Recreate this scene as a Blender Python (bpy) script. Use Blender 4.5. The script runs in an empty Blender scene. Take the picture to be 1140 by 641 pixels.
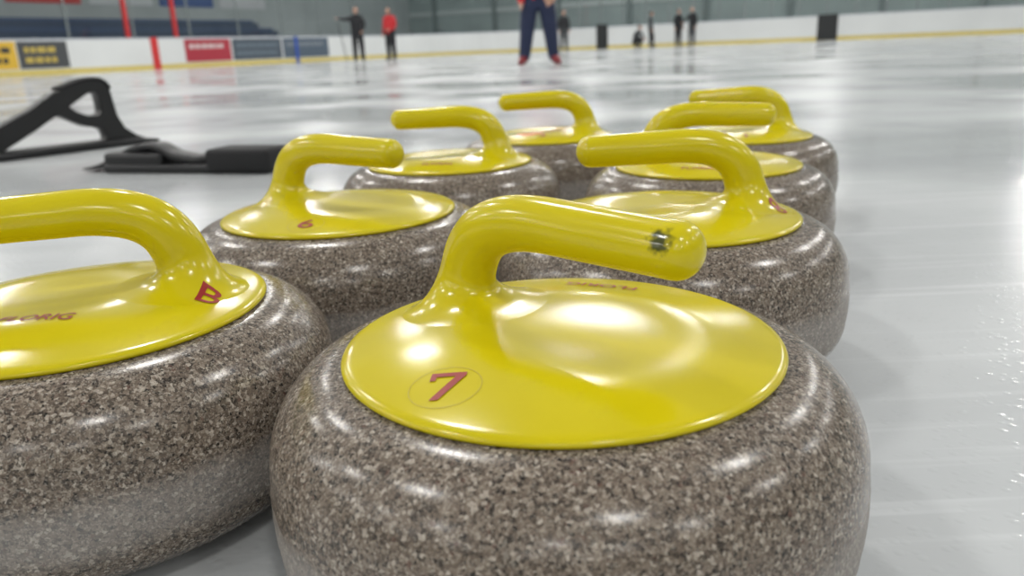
import bpy, bmesh, math, random
from mathutils import Vector, Matrix
from mathutils.bvhtree import BVHTree
random.seed(4)
S=bpy.context.scene
COL=S.collection
# ------------------------------------------------------------------ helpers
def link(o): COL.objects.link(o); return o
def mesh_obj(name, verts, faces, mats=(), midx=None, smooth=False, parent=None):
    me=bpy.data.meshes.new(name); me.from_pydata([tuple(v) for v in verts],[],faces)
    for m in mats: me.materials.append(m)
    if midx:
        for p,i in zip(me.polygons,midx): p.material_index=i
    bm=bmesh.new(); bm.from_mesh(me); bmesh.ops.recalc_face_normals(bm,faces=bm.faces); bm.to_mesh(me); bm.free()
    if smooth:
        for p in me.polygons: p.use_smooth=True
    o=link(bpy.data.objects.new(name,me))
    if parent: o.parent=parent
    return o
def empty(name,loc=(0,0,0),rz=0,parent=None):
    e=link(bpy.data.objects.new(name,None)); e.empty_display_size=.05; e.location=loc; e.rotation_euler=(0,0,rz)
    if parent: e.parent=parent
    return e
def nodes(name):
    m=bpy.data.materials.new(name); m.use_nodes=True; nt=m.node_tree
    return m,nt,nt.nodes['Principled BSDF']
def N(nt,t,**k):
    n=nt.nodes.new(t)
    for a,b in k.items(): setattr(n,a,b)
    return n
def ramp(nt,stops,interp='LINEAR'):
    r=nt.nodes.new('ShaderNodeValToRGB'); r.color_ramp.interpolation=interp
    e=r.color_ramp.elements
    while len(e)<len(stops): e.new(.5)
    for i,(p,c) in enumerate(stops):
        e[i].position=p; e[i].color=(c,c,c,1) if isinstance(c,(int,float)) else (*c,1)
    return r
def mat(name,col,rough=.5,metal=0,coat=0,var=.08,scale=8,emit=0,bump=0):
    m,nt,b=nodes(name)
    tc=N(nt,'ShaderNodeTexCoord'); no=N(nt,'ShaderNodeTexNoise'); no.inputs['Scale'].default_value=scale
    no.inputs['Detail'].default_value=4
    nt.links.new(tc.outputs['Object'],no.inputs['Vector'])
    r=ramp(nt,[(.3,tuple(c*(1-var) for c in col)),(.7,tuple(min(1,c*(1+var)) for c in col))])
    nt.links.new(no.outputs['Fac'],r.inputs[0]); nt.links.new(r.outputs[0],b.inputs['Base Color'])
    b.inputs['Roughness'].default_value=rough; b.inputs['Metallic'].default_value=metal
    b.inputs['Coat Weight'].default_value=coat
    if emit:
        b.inputs['Emission Color'].default_value=(*col,1); b.inputs['Emission Strength'].default_value=emit
    if bump:
        bp=N(nt,'ShaderNodeBump'); bp.inputs['Strength'].default_value=bump; bp.inputs['Distance'].default_value=.002
        nt.links.new(no.outputs['Fac'],bp.inputs['Height']); nt.links.new(bp.outputs[0],b.inputs['Normal'])
    return m
def box_vf(x0,x1,y0,y1,z0,z1):
    v=[(x,y,z) for z in (z0,z1) for y in (y0,y1) for x in (x0,x1)]
    f=[(0,2,3,1),(4,5,7,6),(0,1,5,4),(2,6,7,3),(0,4,6,2),(1,3,7,5)]
    return v,f

# ------------------------------------------------------------------ materials
def granite():
    m,nt,b=nodes('granite_polished')
    tc=N(nt,'ShaderNodeTexCoord'); oi=N(nt,'ShaderNodeObjectInfo')
    add=N(nt,'ShaderNodeVectorMath',operation='ADD')
    mul=N(nt,'ShaderNodeMath',operation='MULTIPLY'); mul.inputs[1].default_value=7.0
    nt.links.new(oi.outputs['Random'],mul.inputs[0])
    nt.links.new(tc.outputs['Object'],add.inputs[0]); nt.links.new(mul.outputs[0],add.inputs[1])
    wn=N(nt,'ShaderNodeTexNoise'); wn.inputs['Scale'].default_value=600; wn.inputs['Detail'].default_value=3
    nt.links.new(add.outputs[0],wn.inputs['Vector'])
    ws=N(nt,'ShaderNodeVectorMath',operation='SCALE'); ws.inputs['Scale'].default_value=.0022
    nt.links.new(wn.outputs['Color'],ws.inputs[0])
    a2=N(nt,'ShaderNodeVectorMath',operation='ADD'); nt.links.new(add.outputs[0],a2.inputs[0]); nt.links.new(ws.outputs[0],a2.inputs[1])
    v1=N(nt,'ShaderNodeTexVoronoi'); v1.inputs['Scale'].default_value=620
    v2=N(nt,'ShaderNodeTexVoronoi'); v2.inputs['Scale'].default_value=1300
    for v in (v1,v2): nt.links.new(a2.outputs[0],v.inputs['Vector'])
    s1=N(nt,'ShaderNodeSeparateColor'); nt.links.new(v1.outputs['Color'],s1.inputs[0])
    s2=N(nt,'ShaderNodeSeparateColor'); nt.links.new(v2.outputs['Color'],s2.inputs[0])
    r1=ramp(nt,[(0,(.014,.013,.012)),(.13,(.072,.056,.044)),(.31,(.150,.117,.090)),(.55,(.205,.163,.127)),(.75,(.29,.242,.193)),(.91,(.50,.445,.375)),(.985,(.12,.065,.05))],'CONSTANT')
    r2=ramp(nt,[(0,(.016,.015,.014)),(.22,(.112,.089,.069)),(.53,(.19,.153,.121)),(.82,(.41,.365,.305))],'CONSTANT')
    nt.links.new(s1.outputs[0],r1.inputs[0]); nt.links.new(s2.outputs[1],r2.inputs[0])
    mx=N(nt,'ShaderNodeMix',data_type='RGBA'); mx.inputs[0].default_value=.43
    nt.links.new(r1.outputs[0],mx.inputs[6]); nt.links.new(r2.outputs[0],mx.inputs[7])
    sx=N(nt,'ShaderNodeSeparateXYZ'); nt.links.new(tc.outputs['Object'],sx.inputs[0])
    bn=N(nt,'ShaderNodeTexNoise'); bn.inputs['Scale'].default_value=35; nt.links.new(tc.outputs['Object'],bn.inputs['Vector'])
    bm_=N(nt,'ShaderNodeMath',operation='MULTIPLY_ADD'); bm_.inputs[1].default_value=.010
    nt.links.new(bn.outputs['Fac'],bm_.inputs[0]); nt.links.new(sx.outputs['Z'],bm_.inputs[2])
    rb=ramp(nt,[(.034,0.),(.046,1.),(.064,1.),(.074,0.)])
    nt.links.new(bm_.outputs[0],rb.inputs[0])
    fm=N(nt,'ShaderNodeMath',operation='MULTIPLY'); fm.inputs[1].default_value=.30; nt.links.new(rb.outputs[0],fm.inputs[0])
    m2=N(nt,'ShaderNodeMix',data_type='RGBA'); nt.links.new(fm.outputs[0],m2.inputs[0])
    nt.links.new(mx.outputs[2],m2.inputs[6]); m2.inputs[7].default_value=(.48,.47,.46,1)
    nt.links.new(m2.outputs[2],b.inputs['Base Color'])
    rr=N(nt,'ShaderNodeMath',operation='MULTIPLY_ADD'); rr.inputs[1].default_value=.30; rr.inputs[2].default_value=.20
    nt.links.new(rb.outputs[0],rr.inputs[0]); nt.links.new(rr.outputs[0],b.inputs['Roughness'])
    b.inputs['Specular IOR Level'].default_value=.38
    bp=N(nt,'ShaderNodeBump'); bp.inputs['Strength'].default_value=.06; bp.inputs['Distance'].default_value=.0004
    nt.links.new(s2.outputs[0],bp.inputs['Height']); nt.links.new(bp.outputs[0],b.inputs['Normal'])
    return m
def yellow(name,smudges=()):
    m,nt,b=nodes(name)
    tc=N(nt,'ShaderNodeTexCoord')
    no=N(nt,'ShaderNodeTexNoise'); no.inputs['Scale'].default_value=18; no.inputs['Detail'].default_value=5
    nt.links.new(tc.outputs['Object'],no.inputs['Vector'])
    r=ramp(nt,[(.3,(.55,.455,.002)),(.7,(.61,.51,.004))]); nt.links.new(no.outputs['Fac'],r.inputs[0])
    cur=r.outputs[0]
    for (p,rad,sc) in smudges:
        vm=N(nt,'ShaderNodeVectorMath',operation='DISTANCE'); nt.links.new(tc.outputs['Object'],vm.inputs[0]); vm.inputs[1].default_value=p
        n2=N(nt,'ShaderNodeTexNoise'); n2.inputs['Scale'].default_value=sc; n2.inputs['Detail'].default_value=6
        nt.links.new(tc.outputs['Object'],n2.inputs['Vector'])
        d=N(nt,'ShaderNodeMath',operation='MULTIPLY_ADD'); d.inputs[1].default_value=rad*2.2
        nt.links.new(n2.outputs['Fac'],d.inputs[0]); nt.links.new(vm.outputs['Value'],d.inputs[2])
        rr=ramp(nt,[(rad*1.75,1.),(rad*2.05,0.)]); nt.links.new(d.outputs[0],rr.inputs[0])
        mx=N(nt,'ShaderNodeMix',data_type='RGBA'); nt.links.new(rr.outputs[0],mx.inputs[0]); nt.links.new(cur,mx.inputs[6]); mx.inputs[7].default_value=(.06,.065,.01,1)
        cur=mx.outputs[2]
    nt.links.new(cur,b.inputs['Base Color'])
    b.inputs['Roughness'].default_value=.17; b.inputs['Specular IOR Level'].default_value=.45
    bn=N(nt,'ShaderNodeTexNoise'); bn.inputs['Scale'].default_value=90; nt.links.new(tc.outputs['Object'],bn.inputs['Vector'])
    bp=N(nt,'ShaderNodeBump'); bp.inputs['Strength'].default_value=.05; bp.inputs['Distance'].default_value=.0006
    nt.links.new(bn.outputs['Fac'],bp.inputs['Height']); nt.links.new(bp.outputs[0],b.inputs['Normal'])
    return m
def ice():
    m,nt,b=nodes('pebbled_ice')
    tc=N(nt,'ShaderNodeTexCoord')
    n1=N(nt,'ShaderNodeTexNoise'); n1.inputs['Scale'].default_value=.9; n1.inputs['Detail'].default_value=7
    n2=N(nt,'ShaderNodeTexNoise'); n2.inputs['Scale'].default_value=7; n2.inputs['Detail'].default_value=4
    v=N(nt,'ShaderNodeTexVoronoi'); v.inputs['Scale'].default_value=120
    n3=N(nt,'ShaderNodeTexNoise'); n3.inputs['Scale'].default_value=20; n3.inputs['Detail'].default_value=4
    for n in (n1,n2,v,n3): nt.links.new(tc.outputs['Object'],n.inputs['Vector'])
    mp=N(nt,'ShaderNodeMapping'); mp.inputs['Rotation'].default_value=(0,0,-1.08); mp.inputs['Scale'].default_value=(.12,1.6,1)
    nt.links.new(tc.outputs['Object'],mp.inputs[0])
    n4=N(nt,'ShaderNodeTexNoise'); n4.inputs['Scale'].default_value=1.2; n4.inputs['Detail'].default_value=7; nt.links.new(mp.outputs[0],n4.inputs['Vector'])
    r=ramp(nt,[(.3,(.51,.53,.54)),(.7,(.64,.66,.665))]); nt.links.new(n4.outputs['Fac'],r.inputs[0])
    mp2=N(nt,'ShaderNodeMapping'); mp2.inputs['Rotation'].default_value=(0,0,-1.3); mp2.inputs['Scale'].default_value=(2.0,45,1)
    nt.links.new(tc.outputs['Object'],mp2.inputs[0])
    n5=N(nt,'ShaderNodeTexNoise'); n5.inputs['Scale'].default_value=1.0; n5.inputs['Detail'].default_value=3; nt.links.new(mp2.outputs[0],n5.inputs['Vector'])
    sc=ramp(nt,[(.58,0.),(.70,.4)]); nt.links.new(n5.outputs['Fac'],sc.inputs[0])
    mxc=N(nt,'ShaderNodeMix',data_type='RGBA'); nt.links.new(sc.outputs[0],mxc.inputs[0]); nt.links.new(r.outputs[0],mxc.inputs[6]); mxc.inputs[7].default_value=(.76,.78,.79,1)
    nt.links.new(mxc.outputs[2],b.inputs['Base Color'])
    rr=ramp(nt,[(.42,.09),(.58,.27)]); nt.links.new(n1.outputs['Fac'],rr.inputs[0]); nt.links.new(rr.outputs[0],b.inputs['Roughness'])
    hb=ramp(nt,[(.0,1.),(.45,0.)],'EASE'); nt.links.new(v.outputs['Distance'],hb.inputs[0])
    pm=N(nt,'ShaderNodeMath',operation='MULTIPLY'); nt.links.new(hb.outputs[0],pm.inputs[0]); nt.links.new(n3.outputs['Fac'],pm.inputs[1])
    b1=N(nt,'ShaderNodeBump'); b1.inputs['Strength'].default_value=.6; b1.inputs['Distance'].default_value=.0008
    nt.links.new(pm.outputs[0],b1.inputs['Height'])
    b2=N(nt,'ShaderNodeBump'); b2.inputs['Strength'].default_value=.4; b2.inputs['Distance'].default_value=.0024
    nt.links.new(n2.outputs['Fac'],b2.inputs['Height']); nt.links.new(b1.outputs[0],b2.inputs['Normal'])
    nt.links.new(b2.outputs[0],b.inputs['Normal'])
    b.inputs['IOR'].default_value=1.42
    return m
GRAN=granite(); YEL=yellow('yellow_plastic'); ICE=ice()
RED=mat('red_lettering',(.30,.012,.008),.45)
RING=mat('number_ring',(.46,.355,.004),.4)
ORANGE=mat('orange_sticker',(.80,.25,.02),.4)
BLACK=mat('black_plastic',(.006,.006,.007),.42,bump=.1)
BLACKF=mat('black_foam',(.006,.006,.007),.75,scale=60,bump=.3)

# ------------------------------------------------------------------ curling stone
RS=.145; RD=.1066; TOP=.1165
def granite_profile():
    L=[(0,.0062),(.052,.0062),(.058,.0022),(.0635,.0),(.069,.0022),(.078,.0035)]
    for i in range(1,13):
        a=math.radians(-90+90*i/12); L.append((RS-.0012-.046*(1-math.cos(a)) , .0405+.037*math.sin(a)))
    L+= [(RS-.0003,.048),(RS,.057),(RS-.0003,.067)]
    for i in range(0,15):
        a=math.radians(90*i/14); L.append((RS-.0012-.040*(1-math.cos(a)), .0750+(TOP-.075)*math.sin(a)))
    L+=[(.06,TOP),(0,TOP)]
    return L
def lathe(prof,n=128):
    vs=[];fs=[];rows=[]
    for r,z in prof:
        if r==0: rows.append([len(vs)]); vs.append((0,0,z))
        else:
            rows.append(list(range(len(vs),len(vs)+n)))
            vs+=[(r*math.cos(2*math.pi*k/n),r*math.sin(2*math.pi*k/n),z) for k in range(n)]
    for a,b in zip(rows,rows[1:]):
        for k in range(n):
            k2=(k+1)%n
            if len(a)==1: fs.append((a[0],b[k],b[k2]))
            elif len(b)==1: fs.append((a[k],b[0],a[k2]))
            else: fs.append((a[k],b[k],b[k2],a[k2]))
    return vs,fs
RIM=TOP+.0036
def dome(x,y):
    r=math.hypot(x,y)/RD
    if r>=1: return RIM
    z=RIM+.0115*(1-r**2.1)
    d=math.hypot((x-.020)/.070,y/.060)
    if d<1: z-=.0052*(1-d*d)**2
    return z
def disc_geo(n=128,rings=46):
    vs=[];fs=[]
    prof=[(.1035,TOP-.0005),(.1058,TOP+.0002),(RD,TOP+.0012),(RD+.0001,TOP+.0022),(RD-.0008,RIM-.0003)]
    rows=[]
    for r,z in prof:
        rows.append(list(range(len(vs),len(vs)+n)))
        vs+=[(r*math.cos(2*math.pi*k/n),r*math.sin(2*math.pi*k/n),z) for k in range(n)]
    for i in range(1,rings):
        r=(RD-.0012)*(1-i/rings)
        rows.append(list(range(len(vs),len(vs)+n)))
        for k in range(n):
            x=r*math.cos(2*math.pi*k/n); y=r*math.sin(2*math.pi*k/n); vs.append((x,y,dome(x,y)))
    for a,b in zip(rows,rows[1:]):
        for k in range(n): fs.append((a[k],b[k],b[(k+1)%n],a[(k+1)%n]))
    c=len(vs); vs.append((0,0,dome(0,0)))
    for k in range(n): fs.append((rows[-1][k],c,rows[-1][(k+1)%n]))
    return vs,fs
def bez(p0,p1,p2,p3,t):
    s=1-t; return p0*s**3+p1*3*s*s*t+p2*3*s*t*t+p3*t**3
def dbez(p0,p1,p2,p3,t):
    s=1-t; return ((p1-p0)*3*s*s+(p2-p1)*6*s*t+(p3-p2)*3*t*t)
def handle_geo(n=48):
    vs=[];rows=[]
    V=Vector
    ZT=.1762
    P=[V((-.0605,0,.1490)),V((-.0545,0,.1660)),V((-.043,0,ZT)),V((-.008,0,ZT))]
    T0=(P[1]-P[0]).normalized()
    def ringpts(c,t,ra,rb):
        t=t.normalized(); side=V((0,1,0)); nrm=side.cross(t)
        return [c+nrm*(ra*math.cos(2*math.pi*k/n))+side*(rb*math.sin(2*math.pi*k/n)) for k in range(n)]
    ra0,rb0=.0160,.0132
    r0=ringpts(P[0],T0,ra0,rb0)
    M=16
    for j in range(M):
        t=j/M; row=[]
        for k in range(n):
            q=r0[k]; a=2*math.pi*k/n
            fx=-.0550+math.cos(a)*.045; fy=math.sin(a)*.044
            rr=math.hypot(fx,fy)
            if rr>RD*.94: fx*=RD*.94/rr; fy*=RD*.94/rr
            foot=V((fx,fy,dome(fx,fy)-.0003))
            inn=V((q.x-fx,q.y-fy,0)); L=inn.length
            inn.normalize()
            e=.002; sl=(dome(fx+inn.x*e,fy+inn.y*e)-dome(fx,fy))/e
            tin=V((inn.x,inn.y,sl+.03)).normalized()*(L*1.9)
            tout=T0*.040
            h00=2*t**3-3*t*t+1;h10=t**3-2*t*t+t;h01=-2*t**3+3*t*t;h11=t**3-t*t
            row.append(foot*h00+tin*h10+q*h01+tout*h11)
        rows.append(row)
    rows.append(r0)
    K=16
    for j in range(1,K+1):
        t=j/K; c=bez(*P,t); d=dbez(*P,t)
        ra=ra0+(.0138-ra0)*t; rb=rb0+(.0130-rb0)*t
        rows.append(ringpts(c,d,ra,rb))
    x0=-.008; L=.072
    for j in range(1,15):
        t=j/14; x=x0+L*t; z=ZT-.0024*t
        ra=.0138-.0008*t; rb=.0130
        rows.append(ringpts(V((x,0,z)),V((1,0,-.033)),ra,rb))
    tip=V((x0+L,0,ZT-.0024)); ra,rb=.0130,.0130
    for j in range(1,9):
        a=math.pi/2*j/9; rows.append(ringpts(tip+V((1,0,-.033))*(.0118*math.sin(a)),V((1,0,-.033)),ra*math.cos(a),rb*math.cos(a)))
    fs=[]
    for i,row in enumerate(rows): vs+=row
    for i in range(len(rows)-1):
        for k in range(n):
            k2=(k+1)%n; fs.append((i*n+k,i*n+k2,(i+1)*n+k2,(i+1)*n+k))
    c=len(vs); vs.append(tip+V((1,0,-.033))*.0118)
    b=(len(rows)-1)*n
    for k in range(n): fs.append((b+k,b+(k+1)%n,c))
    return vs,fs
GP=lathe(granite_profile()); DG=disc_geo(); HG=handle_geo()
off=len(DG[0])
BV=BVHTree.FromPolygons([Vector(v) for v in DG[0]]+[Vector(v) for v in HG[0]],[tuple(f) for f in DG[1]]+[tuple(i+off for i in f) for f in HG[1]])
def surf(x,y):
    h=BV.ray_cast(Vector((x,y,.150)),Vector((0,0,-1)))
    return h[0].z if h[0] else dome(x,y)
def stone(x,y,az,texts=(),ymat=YEL):
    az=math.radians(az)
    root=empty('curling_stone',(x,y,0),az)
    mesh_obj('granite_body',*GP,mats=[GRAN],smooth=True,parent=root)
    mesh_obj('handle_plate',*DG,mats=[ymat],smooth=True,parent=root)
    mesh_obj('handle_grip',*HG,mats=[ymat],smooth=True,parent=root)
    for t in texts:
        body,size,ang,rad,m,wrot=t
        cu=bpy.data.curves.new('txt','FONT'); cu.body=body; cu.size=size; cu.align_x='CENTER'; cu.align_y='CENTER'; cu.offset=size*.008
        cu.resolution_u=4
        to=link(bpy.data.objects.new('txt',cu)); bpy.context.view_layer.update()
        me=bpy.data.meshes.new_from_object(to.evaluated_get(bpy.context.evaluated_depsgraph_get()))
        bpy.data.objects.remove(to)
        a=math.radians(ang)-az
        cx,cy=rad*math.cos(a),rad*math.sin(a)
        rot=a+math.pi/2 if wrot is None else math.radians(wrot)-az
        wx=1.25 if len(body)==1 else 1.0
        bm=bmesh.new()
        if body=='7':   # bar + slanted stem, as printed on the plate
            h=size*.42; w=size*.25; k=size*.062
            pts=[(-w,h),(w,h),(w,h-1.6*k),(-w*.15,-h),(-w*.15-2*k,-h),(w-2.3*k,h-2*k),(-w+1.3*k,h-2*k),(-w+1.3*k,h-4.0*k),(-w,h-4.0*k)]
            bm.faces.new([bm.verts.new((p[0],p[1],0)) for p in pts])
        else: bm.from_mesh(me)
        bmesh.ops.triangulate(bm,faces=bm.faces); bmesh.ops.subdivide_edges(bm,edges=bm.edges,cuts=3)
        for v in bm.verts:
            vx=v.co.x*wx
            X=vx*math.cos(rot)-v.co.y*math.sin(rot)+cx; Y=vx*math.sin(rot)+v.co.y*math.cos(rot)+cy
            v.co=Vector((X,Y,surf(X,Y)+.0005))
        bm.to_mesh(me); bm.free(); me.materials.clear(); me.materials.append(m)
        o=link(bpy.data.objects.new('lettering',me)); o.parent=root
        if body.isdigit():
            n=48; vs=[]
            for k in range(n):
                for r in (size*.62,size*.635):
                    X=cx+r*math.cos(2*math.pi*k/n); Y=cy+r*math.sin(2*math.pi*k/n); vs.append((X,Y,surf(X,Y)+.0002))
            fs=[(2*k,2*k+1,(2*k+3)%(2*n),(2*k+2)%(2*n)) for k in range(n)]
            mesh_obj('number_ring',vs,fs,mats=[RING],parent=root)
    return root
A_Y=yellow('yellow_plastic_scuffed',[((.062,-.0115,.1800),.0046,380)])
stone(.0228,.3628,-42,[('7',.0245,230.5,.082,RED,-8),('FLORIG',.0125,66,.069,RED,None)],A_Y)
stone(-.2590,.451,190,[('B',.021,-9,.083,RED,-4),('FLORIG',.0125,272,.048,RED,-2)])
stone(-.157,.723,-30,[('6',.024,262,.084,RED,-4)])
stone(.1329,.6446,176,[('8',.021,-16,.088,RED,50)])
stone(-.0744,1.0334,170,[('FLORIG',.0115,262,.075,RED,None)])
sF=stone(.066,1.290,180,[('3',.021,262,.07,RED,None)])
stone(.2348,.9214,-9,[('FLORIG',.0115,250,.08,RED,None)])
stone(.350,1.195,180,[('1',.021,262,.078,RED,None)])
n=32; vs=[]; cx,cy=.028,.045
for r in (.0001,.008,.016,.022):
    for k in range(n):
        X=cx+r*math.cos(2*math.pi*k/n); Y=cy+r*.8*math.sin(2*math.pi*k/n); vs.append((X,Y,surf(X,Y)+.0004))
fs=[(i*n+k,(i+1)*n+k,(i+1)*n+(k+1)%n,i*n+(k+1)%n) for i in range(3) for k in range(n)]
mesh_obj('orange_sticker',vs,fs,mats=[ORANGE],parent=sF)

# ------------------------------------------------------------------ delivery stabilizers
def bar(path,width,parent,name,m,prof=6,e=.55):
    P=[Vector(p) for p in path]; Q=[]
    for i in range(len(P)-1):
        p0=P[max(i-1,0)];p1=P[i];p2=P[i+1];p3=P[min(i+2,len(P)-1)]
        for j in range(prof):
            t=j/prof
            Q.append(.5*((2*p1)+(p2-p0)*t+(2*p0-5*p1+4*p2-p3)*t*t+(3*p1-p0-3*p2+p3)*t**3))
    Q.append(P[-1]); n=16; vs=[]
    for i,q in enumerate(Q):
        d=Q[min(i+1,len(Q)-1)]-Q[max(i-1,0)]; tx,tz=d.x,d.y; l=math.hypot(tx,tz) or 1; nx,nz=-tz/l,tx/l
        for k in range(n):
            a=2*math.pi*(k+.5)/n; ca,sa=math.cos(a),math.sin(a)
            cc=math.copysign(abs(ca)**e,ca); ss=math.copysign(abs(sa)**e,sa)
            o=q.z/2*cc; vs.append((q.x+nx*o,ss*width/2,q.y+nz*o))
    fs=[(i*n+k,i*n+(k+1)%n,(i+1)*n+(k+1)%n,(i+1)*n+k) for i in range(len(Q)-1) for k in range(n)]
    fs+=[tuple(range(n)),tuple(range((len(Q)-1)*n,len(Q)*n))]
    return mesh_obj(name,vs,fs,mats=[m],smooth=True,parent=parent)
def rpad(x0,x1,y0,y1,z0,z1,parent,name,m,bev=.008):
    v,f=box_vf(x0,x1,y0,y1,z0,z1); o=mesh_obj(name,v,f,mats=[m],parent=parent)
    b=o.modifiers.new('b','BEVEL'); b.width=bev; b.segments=3
    for p in o.data.polygons: p.use_smooth=True
    return o
def align(name,a,b):
    d=Vector(b)-Vector(a); return empty(name,(a[0],a[1],0),math.atan2(d.y,d.x))
st=align('delivery_stabilizer',(-1.475,2.33),(-1.225,2.70))
bar([(-.14,.012,.022),(.10,.013,.024),(.25,.013,.024),(.40,.011,.020),(.475,.007,.010)],.095,st,'base_rail',BLACK,e=.35)
cu=bpy.data.curves.new('frame','CURVE'); cu.dimensions='2D'; cu.fill_mode='BOTH'
outer=[(-.15,.006),(-.15,.034),(-.03,.080),(.085,.128),(.172,.178),(.20,.186),(.268,.204),(.30,.207),(.328,.202),(.345,.183),(.350,.14),(.355,.10),(.375,.055),(.41,.028),(.455,.008)]
holes=[[(.205,.138),(.235,.155),(.278,.178),(.300,.178),(.312,.165),(.314,.13),(.312,.110),(.296,.100),(.262,.102),(.225,.118)],
       [(-.02,.022),(.02,.042),(.09,.076),(.160,.114),(.178,.116),(.215,.096),(.25,.078),(.29,.070),(.31,.060),(.316,.035),(.31,.022),(.15,.022)]]
for pts in [outer]+holes:
    sp_=cu.splines.new('POLY'); sp_.points.add(len(pts)-1)
    for p,q in zip(sp_.points,pts): p.co=(q[0],q[1],0,1)
    sp_.use_cyclic_u=True
cu.extrude=.018; cu.bevel_depth=.004; cu.bevel_resolution=2
to=link(bpy.data.objects.new('t',cu)); bpy.context.view_layer.update()
me=bpy.data.meshes.new_from_object(to.evaluated_get(bpy.context.evaluated_depsgraph_get())); bpy.data.objects.remove(to)
me.materials.clear(); me.materials.append(BLACK)
fo=link(bpy.data.objects.new('handle_frame',me)); fo.parent=st; fo.rotation_euler=(math.pi/2,0,0)
bar([(.19,.190,.014),(.27,.212,.016),(.325,.210,.016),(.35,.185,.012)],.052,st,'hand_grip',BLACKF)
st2=align('curling_slider_crutch',(-.985,1.99),(-.535,1.86))
rpad(.0,.46,-.045,.045,.0,.022,st2,'base_plate',BLACK)
rpad(.30,.470,-.052,.052,.004,.058,st2,'end_pad',BLACKF,.012)
rpad(.0,.17,-.04,.04,.004,.05,st2,'front_pad',BLACK,.012)
bar([(-.075,.008,.006),(-.03,.014,.014),(.03,.03,.03),(.08,.055,.02),(.14,.062,.018),(.19,.04,.02),(.26,.028,.026),(.32,.045,.02)],.06,st2,'top_spine',BLACK)

# ------------------------------------------------------------------ rink shell (u along the side boards, v across)
E1=Vector((.474,.880)).normalized(); E2=Vector((E1.y,-E1.x))
def W(u,v,z=0): p=E1*u+E2*v; return Vector((p.x,p.y,z))
U0,U1,V0,V1=-20.6,39.4,-24.7,12.0
def rrect(off=0,R=8.0,seg=14):
    u0,u1,v0,v1=U0-off,U1+off,V0-off,V1+off; R=R+off; pts=[]
    for cu,cv,a0 in ((u1-R,v1-R,0),(u0+R,v1-R,90),(u0+R,v0+R,180),(u1-R,v0+R,270)):
        for i in range(seg+1):
            a=math.radians(a0+90*i/seg); pts.append((cu+R*math.cos(a),cv+R*math.sin(a)))
    return pts
WHITE=mat('board_white',(.68,.70,.70),.35,var=.04,scale=.6)
KICK=mat('kickplate_yellow',(.60,.49,.14),.5)
CAP=mat('board_cap',(.45,.48,.52),.4)
RINK=empty('rink_boards')
ins,outs=rrect(0),rrect(.12); levels=[0,.17,1.03,1.09]
vs=[];fs=[];mi=[]
nP=len(ins)
for z in levels: vs+=[W(u,v,z) for u,v in ins]
for z in levels: vs+=[W(u,v,z) for u,v in outs]
for k in range(nP):
    k2=(k+1)%nP
    for L in range(3):
        fs.append((L*nP+k,L*nP+k2,(L+1)*nP+k2,(L+1)*nP+k)); mi.append([1,0,2][L])
        o=4*nP; fs.append((o+L*nP+k,o+L*nP+k2,o+(L+1)*nP+k2,o+(L+1)*nP+k)); mi.append([0,0,2][L])
    fs.append((3*nP+k,3*nP+k2,7*nP+k2,7*nP+k)); mi.append(2)
mesh_obj('board_panels',vs,fs,mats=[WHITE,KICK,CAP],midx=mi,parent=RINK)
mesh_obj('floor',[W(U0-8,V0-8),W(U1+8,V0-8),W(U1+8,V1+8),W(U0-8,V1+8)],[(0,1,2,3)],mats=[ICE])
def ubox(name,u0,u1,v0,v1,z0,z1,m,parent=None):
    c=[(u0,v0),(u1,v0),(u1,v1),(u0,v1)]
    vs=[W(u,v,z) for z in (z0,z1) for u,v in c]
    fs=[(0,1,2,3),(4,5,6,7)]+[(k,(k+1)%4,(k+1)%4+4,k+4) for k in range(4)]
    return mesh_obj(name,vs,fs,mats=[m],parent=parent)
WG=mat('wall_grey_green',(.31,.365,.36),.6,var=.12,scale=.5)
WL=mat('wall_grey',(.42,.45,.455),.6,var=.1,scale=.5)
NAVY=mat('navy_panel',(.026,.042,.09),.5); BENCH=mat('bench_blue',(.035,.06,.14),.5)
ubox('wall_left',U0-8,U1+8.2,V0-8.2,V0-8,0,8,WL)
ubox('wall_end',U1+8,U1+8.2,V0-8,V1+8.2,0,8,WG)
ubox('wall_right',U0-8,U1+8,V1+8,V1+8.2,0,8,WG)
ubox('wall_back',U0-8.2,U0-8,V0-8,V1+8.2,0,8,WL)
stand=empty('spectator_stand')
for i in range(3):
    ubox('tier',4,29.5,V0-2.0-1.2*(i+1),V0-2.0-1.2*i,0,1.05+.40*i,NAVY,stand)
    ubox('bench',4,29.5,V0-2.7-1.2*i,V0-2.3-1.2*i,1.05+.40*i,1.18+.40*i,BENCH,stand)
bc=[(.65,.66,.68),(.05,.12,.40),(.62,.63,.65),(.60,.05,.05),(.65,.66,.68),(.05,.1,.3),(.6,.6,.62)]
for i,c in enumerate(bc):
    u=9+3.6*i
    ubox('wall_banner',u,u+3.2,V0-8,V0-7.96,2.75,3.9,mat('banner_cloth',c,.7))
def ad(u0,u1,c,tc=None,rows=2):
    e=empty('advert_panel',parent=RINK)
    ubox('panel',u0,u1,V0,V0+.012,.21,1.01,mat('advert_vinyl',c,.4,var=.04),e)
    if tc:
        m=mat('advert_print',tc,.5)
        for r in range(rows):
            z=.84-.30*r; u=u0+.2
            while u<u1-.35:
                w=random.uniform(.12,.28); ubox('print',u,min(u+w,u1-.15),V0+.012,V0+.02,z-.16,z,m,e); u+=w+.06
ad(13.0,14.95,(.66,.42,.04),(.03,.03,.03)); ad(15.0,16.6,(.06,.065,.07),(.50,.38,.08))
ad(21.2,23.4,(.38,.03,.05),(.6,.5,.5),1); ad(23.5,26.2,(.065,.085,.11),(.13,.17,.21)); ad(26.3,29.2,(.08,.11,.15),(.2,.23,.26),1)
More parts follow.
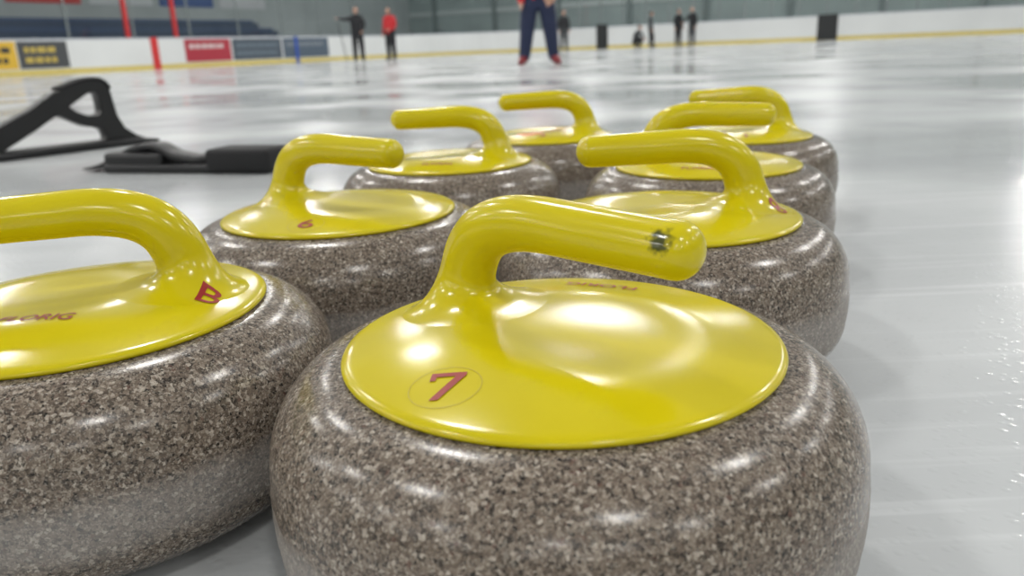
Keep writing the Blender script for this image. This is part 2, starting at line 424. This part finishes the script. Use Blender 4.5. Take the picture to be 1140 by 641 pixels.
ubox('goal_line_stripe',19.75,20.05,V0,V0+.015,0,1.09,mat('stripe_red',(.55,.03,.03),.4),RINK)
ubox('blue_line_stripe',27.0,27.2,V0+.02,V0+.03,0,1.09,mat('stripe_blue',(.03,.08,.35),.4),RINK)
m,nt,b=nodes('rink_glass'); nt.nodes.remove(b)
tr=N(nt,'ShaderNodeBsdfTransparent'); tr.inputs[0].default_value=(.88,.92,.92,1); gl=N(nt,'ShaderNodeBsdfGlossy'); gl.inputs['Roughness'].default_value=.05; gl.inputs[0].default_value=(.8,.85,.85,1)
mxs=N(nt,'ShaderNodeMixShader'); mxs.inputs[0].default_value=.14
nt.links.new(tr.outputs[0],mxs.inputs[1]); nt.links.new(gl.outputs[0],mxs.inputs[2]); nt.links.new(mxs.outputs[0],nt.nodes['Material Output'].inputs[0]); GLASS=m
mid=rrect(.06); vs=[W(u,v,1.09) for u,v in mid]+[W(u,v,2.9) for u,v in mid]
mesh_obj('rink_glass',vs,[(k,(k+1)%nP,(k+1)%nP+nP,k+nP) for k in range(nP)],mats=[GLASS],parent=RINK)
POST=mat('post_grey',(.22,.25,.25),.4,metal=.3); POSTR=mat('post_red',(.50,.03,.03),.4)
vs=[];fs=[]
def addbox(u,v,z0,z1,w=.035):
    b0=len(vs)
    for z in (z0,z1):
        for du,dv in ((-w,-w),(w,-w),(w,w),(-w,w)): vs.append(W(u+du,v+dv,z))
    fs.extend([tuple(b0+i for i in f) for f in [(0,1,2,3),(4,5,6,7)]+[(k,(k+1)%4,(k+1)%4+4,k+4) for k in range(4)]])
for k in range(19): addbox(U1+.06,V0+8+1.2*k,1.08,2.92,.03)
u=-12
while u<31.5: addbox(u,V0-.06,1.08,2.92,.025); u+=2.4
mesh_obj('glass_posts',vs,fs,mats=[POST],parent=RINK)
vs=[];fs=[]
for u in (18.95,20.95): addbox(u,V0-.06,1.08,3.3,.06)
mesh_obj('red_glass_posts',vs,fs,mats=[POSTR],parent=RINK)
DK=mat('gate_dark',(.015,.017,.018),.6)
ubox('gate_1',U1-.04,U1,-5.05,-4.2,0.02,1.12,DK,RINK); ubox('gate_2',U1-.04,U1,-15.7,-15.1,.02,1.2,DK,RINK)
COLM=mat('steel_column',(.16,.195,.195),.5)
for i in range(9):
    ubox('trim_%d'%(i+1),U1+7.85,U1+8,V0-6+4.6*i,V0-5.7+4.6*i,0,7.5,COLM)
ubox('trim_10',U1+7.9,U1+8,V0-8,V1+8,2.5,2.75,mat('rail_light',(.5,.54,.54),.5))
TR=mat('truss_steel',(.25,.27,.28),.5,metal=.2)
HOU=mat('lamp_housing',(.3,.3,.3),.5)
LAMP=mat('lamp_emitter',(1,.98,.94),.5,var=0,emit=124)
for i,u in enumerate([-17,-10,-3,4,11,18,25,32,39]):
    tre=empty('roof_truss')
    ubox('lower_chord',u-.1,u+.1,V0-8,V1+8,7.0,7.2,TR,tre); ubox('upper_chord',u-.1,u+.1,V0-8,V1+8,7.8,7.95,TR,tre)
    vv=V0-8; s=0
    vs=[];fs=[]
    while vv<V1+8:
        a=W(u,vv,7.1 if s%2==0 else 7.9); b=W(u,min(vv+1.6,V1+8),7.9 if s%2==0 else 7.1); b0=len(vs)
        for p in (a,b):
            for du,dz in ((-.05,-.05),(.05,-.05),(.05,.05),(-.05,.05)):
                q=p+Vector((E1.x*du,E1.y*du,dz)); vs.append(q)
        fs+= [tuple(b0+i for i in f) for f in [(k,(k+1)%4,(k+1)%4+4,k+4) for k in range(4)]]
        vv+=1.6; s+=1
    mesh_obj('web',vs,fs,mats=[TR],parent=tre)
    for v in (-22,-16,-10,-4.3,3.9,10.0):
        le=empty('ceiling_light')
        ubox('housing',u-.26,u+.26,v-.56,v+.56,6.86,7.0,HOU,le)
        c=[(u-.2,v-.5),(u+.2,v-.5),(u+.2,v+.5),(u-.2,v+.5)]
        mesh_obj('diffuser',[W(a,b_,6.85) for a,b_ in c],[(0,1,2,3)],mats=[LAMP],parent=le)

# ------------------------------------------------------------------ people
SKIN=mat('skin',(.50,.30,.22),.5); HAIRD=mat('hair_dark',(.03,.02,.015),.6); HAIRG=mat('hair_grey',(.2,.18,.16),.6)
def cloth(n,c): return mat(n,c,.8,scale=20,bump=.3)
CB=cloth('cloth_black',(.014,.015,.018)); CR=cloth('cloth_red',(.50,.025,.03)); CN=cloth('cloth_navy',(.014,.022,.06)); CG=cloth('cloth_charcoal',(.05,.055,.06))
SHB=mat('shoe_black',(.012,.012,.012),.5); SHR=mat('shoe_red',(.20,.015,.02),.5); EYE=mat('eye_dark',(.01,.01,.01),.3); LIP=mat('lips',(.35,.12,.1),.5)
def person(name,loc,yaw,H,top,pants,shoes,hair,pose=None,extra=None,bulk=1.12):
    J=dict(pelvis=(0,0,.96),waist=(0,0,1.10),chest=(0,-.01,1.30),neck=(0,0,1.47),neck2=(0,-.01,1.55),
      shL=(.175,0,1.42),elL=(.235,.02,1.15),wrL=(.245,-.06,.92),shR=(-.175,0,1.42),elR=(-.235,.02,1.15),wrR=(-.245,-.06,.92),
      hipL=(.095,0,.90),knL=(.115,-.02,.50),anL=(.125,.02,.09),toL=(.14,-.17,.045),hipR=(-.095,0,.90),knR=(-.115,-.02,.50),anR=(-.125,.02,.09),toR=(-.14,-.17,.045))
    R=dict(pelvis=(.155,.12),waist=(.145,.11),chest=(.165,.12),neck=(.075,.07),neck2=(.055,.058),sh=(.072,.07),el=(.052,.05),wr=(.038,.034),hip=(.098,.10),kn=(.072,.074),an=(.055,.058),to=(.042,.03))
    for k in ('hip','kn','an','el','sh','waist'): R[k]=tuple(x*bulk for x in R[k])
    if pose: J.update(pose)
    J={k:Vector(v) for k,v in J.items()}
    B=[('pelvis','waist',0),('waist','chest',0),('chest','neck',0),('neck','neck2',3)]
    for s in 'LR':
        B+=[('chest','sh'+s,0),('sh'+s,'el'+s,0),('el'+s,'wr'+s,0),('pelvis','hip'+s,1),('hip'+s,'kn'+s,1),('kn'+s,'an'+s,1),('an'+s,'to'+s,2)]
        d=(J['wr'+s]-J['el'+s]).normalized(); fwd=Vector((0,-1,0)); side=d.cross(fwd)
        side=side.normalized() if side.length>.1 else Vector((1,0,0)); fw=side.cross(d).normalized()
        J['pa'+s]=J['wr'+s]+d*.075; B.append(('wr'+s,'pa'+s,3)); R['pa']=(.036,.018)
        for f,(off,ln) in enumerate(((-.030,.062),(-.010,.078),(.010,.074),(.030,.058))):
            a='f%d'%f+s; c='g%d'%f+s
            J[a]=J['pa'+s]+fw*off+d*(ln*.5); J[c]=J[a]+d*(ln*.45)+side*.012
            B+=[('pa'+s,a,3),(a,c,3)]; R[a[:2]]=(.009,.009); R[c[:2]]=(.0075,.0075)
        J['th'+s]=J['wr'+s]+d*.055-fw*.05; J['tj'+s]=J['th'+s]+d*.035-fw*.01
        B+=[('wr'+s,'th'+s,3),('th'+s,'tj'+s,3)]; R['th']=(.011,.011); R['tj']=(.009,.009)
    keys=list(J); idx={k:i for i,k in enumerate(keys)}
    me=bpy.data.meshes.new('sk'); me.from_pydata([J[k] for k in keys],[(idx[a],idx[b]) for a,b,_ in B],[])
    o=link(bpy.data.objects.new('sk',me)); sm=o.modifiers.new('s','SKIN'); sm.use_smooth_shade=True; ss=o.modifiers.new('ss','SUBSURF'); ss.levels=1
    for k in keys:
        r=R.get(k) or R.get(k[:-1]) or (.05,.05); sv=me.skin_vertices[0].data[idx[k]]; sv.radius=r; sv.use_root=(k=='pelvis')
    bpy.context.view_layer.update()
    m2=bpy.data.meshes.new_from_object(o.evaluated_get(bpy.context.evaluated_depsgraph_get())); bpy.data.objects.remove(o)
    m2.materials.clear()
    for mm in (top,pants,shoes,SKIN,hair,EYE,LIP): m2.materials.append(mm)
    bm=bmesh.new(); bm.from_mesh(m2)
    segs=[(J[a],J[b],l,(R.get(a) or R.get(a[:-1]))[0]) for a,b,l in B]
    for f in bm.faces:
        c=f.calc_center_median(); best=9;bl=0
        for a,b,l,rad in segs:
            ab=b-a; t=max(0,min(1,(c-a).dot(ab)/max(ab.length_squared,1e-9))); dd=(c-(a+ab*t)).length-rad*.6
            if dd<best: best=dd; bl=l
        f.material_index=bl; f.smooth=True
    nk=J['neck2']; lean=(J['neck2']-J['neck']).normalized(); hc=nk+lean*.095+Vector((0,-.012,0))
    def blob(c,rx,ry,rz,mi,u=16,v=12,fn=None):
        r=bmesh.ops.create_uvsphere(bm,u_segments=u,v_segments=v,radius=1)
        for w in r['verts']:
            p=Vector((w.co.x*rx,w.co.y*ry,w.co.z*rz))
            if fn: p=fn(p)
            w.co=hc+Vector(c)+p
        fsx={f for w in r['verts'] for f in w.link_faces}
        for f in fsx: f.material_index=mi; f.smooth=True
    def jaw(p):
        k=1-.28*max(0,-p.z/.12); return Vector((p.x*k,p.y*(1-.12*max(0,-p.z/.12)),p.z))
    blob((0,0,0),.076,.094,.118,3,fn=jaw)
    blob((0,-.096,-.012),.013,.018,.024,3,8,6)
    for sx in (-1,1):
        blob((sx*.032,-.083,.008),.012,.008,.008,5,8,6); blob((sx*.076,.005,-.005),.01,.02,.032,3,8,6)
    blob((0,-.083,-.05),.024,.008,.007,6,8,6)
    blob((0,.018,.028),.083,.092,.104,4,fn=lambda p:Vector((p.x,p.y if p.y>-.05 or p.z>.03 else -.05,p.z)))
    bm.to_mesh(m2); bm.free()
    root=empty(name,(loc[0],loc[1],0),yaw); s=H/1.77; root.scale=(s,s,s)
    b=link(bpy.data.objects.new('body',m2)); b.parent=root
    zmin=min(v.co.z for v in m2.vertices); b.location.z=-zmin
    if extra: extra(root,J,-zmin)
    return root
def stick(p0,p1,r,parent,name,m,n=10):
    p0,p1=Vector(p0),Vector(p1); d=(p1-p0).normalized(); a=d.orthogonal().normalized(); b=d.cross(a); vs=[]
    for p in (p0,p1):
        for k in range(n): t=2*math.pi*k/n; vs.append(p+a*r*math.cos(t)+b*r*math.sin(t))
    fs=[(k,(k+1)%n,(k+1)%n+n,k+n) for k in range(n)]+[tuple(range(n)),tuple(range(n,2*n))]
    return mesh_obj(name,vs,fs,mats=[m],parent=parent,smooth=False)
crouch=dict(pelvis=(0,.12,.32),waist=(0,.06,.46),chest=(0,-.05,.64),neck=(0,-.13,.80),neck2=(0,-.16,.87),shL=(.17,-.11,.76),shR=(-.17,-.11,.76),elL=(.23,-.25,.56),elR=(-.23,-.25,.56),wrL=(.12,-.42,.45),wrR=(-.12,-.42,.45),
  hipL=(.1,.1,.30),hipR=(-.1,.1,.30),knL=(.17,-.28,.46),knR=(-.17,-.28,.46),anL=(.15,-.02,.09),anR=(-.15,-.02,.09),toL=(.17,-.2,.045),toR=(-.17,-.2,.045))
wide=dict(knL=(.17,-.03,.50),anL=(.22,.02,.09),toL=(.29,-.17,.045),knR=(-.17,-.02,.50),anR=(-.22,.03,.09),toR=(-.31,-.15,.045),hipL=(.115,0,.9),hipR=(-.115,0,.9),
  pelvis=(0,0,.93),elL=(.28,.05,1.16),wrL=(.22,-.12,.96),elR=(-.28,.04,1.14),wrR=(-.26,-.1,.90))
person('curler_man',(.54,12.0),.05,1.76,CR,CN,SHR,HAIRD,wide,bulk=1.55)
def broom(root,J,dz):
    stick((-.62,-.20,1.30+dz),(-.42,-.30,.03),.014,root,'broom_handle',SHB)
person('curler_man',(-4.92,28.2),.2,1.80,CB,CB,SHB,HAIRD,dict(elR=(-.36,-.12,1.36),wrR=(-.58,-.2,1.40),elL=(.26,.05,1.18),wrL=(.16,-.12,1.0)),broom,bulk=1.25)
person('curler_woman',(-3.8,28.2),-.5,1.74,CR,CB,SHB,HAIRD,dict(elL=(.24,.03,1.16),wrL=(.12,-.18,1.05)),bulk=1.25)
person('curler_man',(2.84,37.6),.3,1.80,CB,CG,SHB,HAIRG,bulk=1.3)
person('curler_crouching',(6.3,38.5),.8,1.72,CG,CB,SHB,HAIRD,crouch)
person('curler_woman',(6.95,38.4),1.2,1.62,CG,CB,SHB,HAIRD,dict(knL=(.1,-.12,.5),anL=(.1,-.1,.09),toL=(.1,-.28,.045)))
person('curler_man',(8.15,38.0),.5,1.66,CB,CB,SHB,HAIRD)
person('curler_man',(8.75,37.8),-.9,1.72,CB,CG,SHB,HAIRG,dict(elR=(-.3,-.1,1.2),wrR=(-.3,-.32,1.1)))

# ------------------------------------------------------------------ world & camera
w=bpy.data.worlds.new('arena_ambient'); S.world=w; w.use_nodes=True; nt=w.node_tree; bg=nt.nodes['Background']
tc=N(nt,'ShaderNodeTexCoord'); sp=N(nt,'ShaderNodeSeparateXYZ'); nt.links.new(tc.outputs['Generated'],sp.inputs[0])
r=ramp(nt,[(0,(.44,.45,.45)),(.45,(.50,.51,.51)),(1,(.28,.285,.29))]); nt.links.new(sp.outputs['Z'],r.inputs[0]); nt.links.new(r.outputs[0],bg.inputs[0]); bg.inputs[1].default_value=.9
S.view_settings.view_transform='Standard'; S.view_settings.look='None'
pitch,roll,h=.2973,.041,.2583
fw=Vector((0,math.cos(pitch),-math.sin(pitch))); up=Vector((0,math.sin(pitch),math.cos(pitch))); rt=Vector((1,0,0))
r2=rt*math.cos(roll)-up*math.sin(roll); u2=rt*math.sin(roll)+up*math.cos(roll)
M=Matrix((r2,u2,-fw)).transposed().to_4x4(); M.translation=Vector((0,0,h))
cd=bpy.data.cameras.new('camera'); cam=link(bpy.data.objects.new('camera',cd)); cam.matrix_world=M
cd.sensor_width=36; cd.lens=873.2/1140*36; cd.clip_start=.02; cd.clip_end=300
cd.dof.use_dof=True; cd.dof.focus_distance=.42; cd.dof.aperture_fstop=9
S.camera=cam
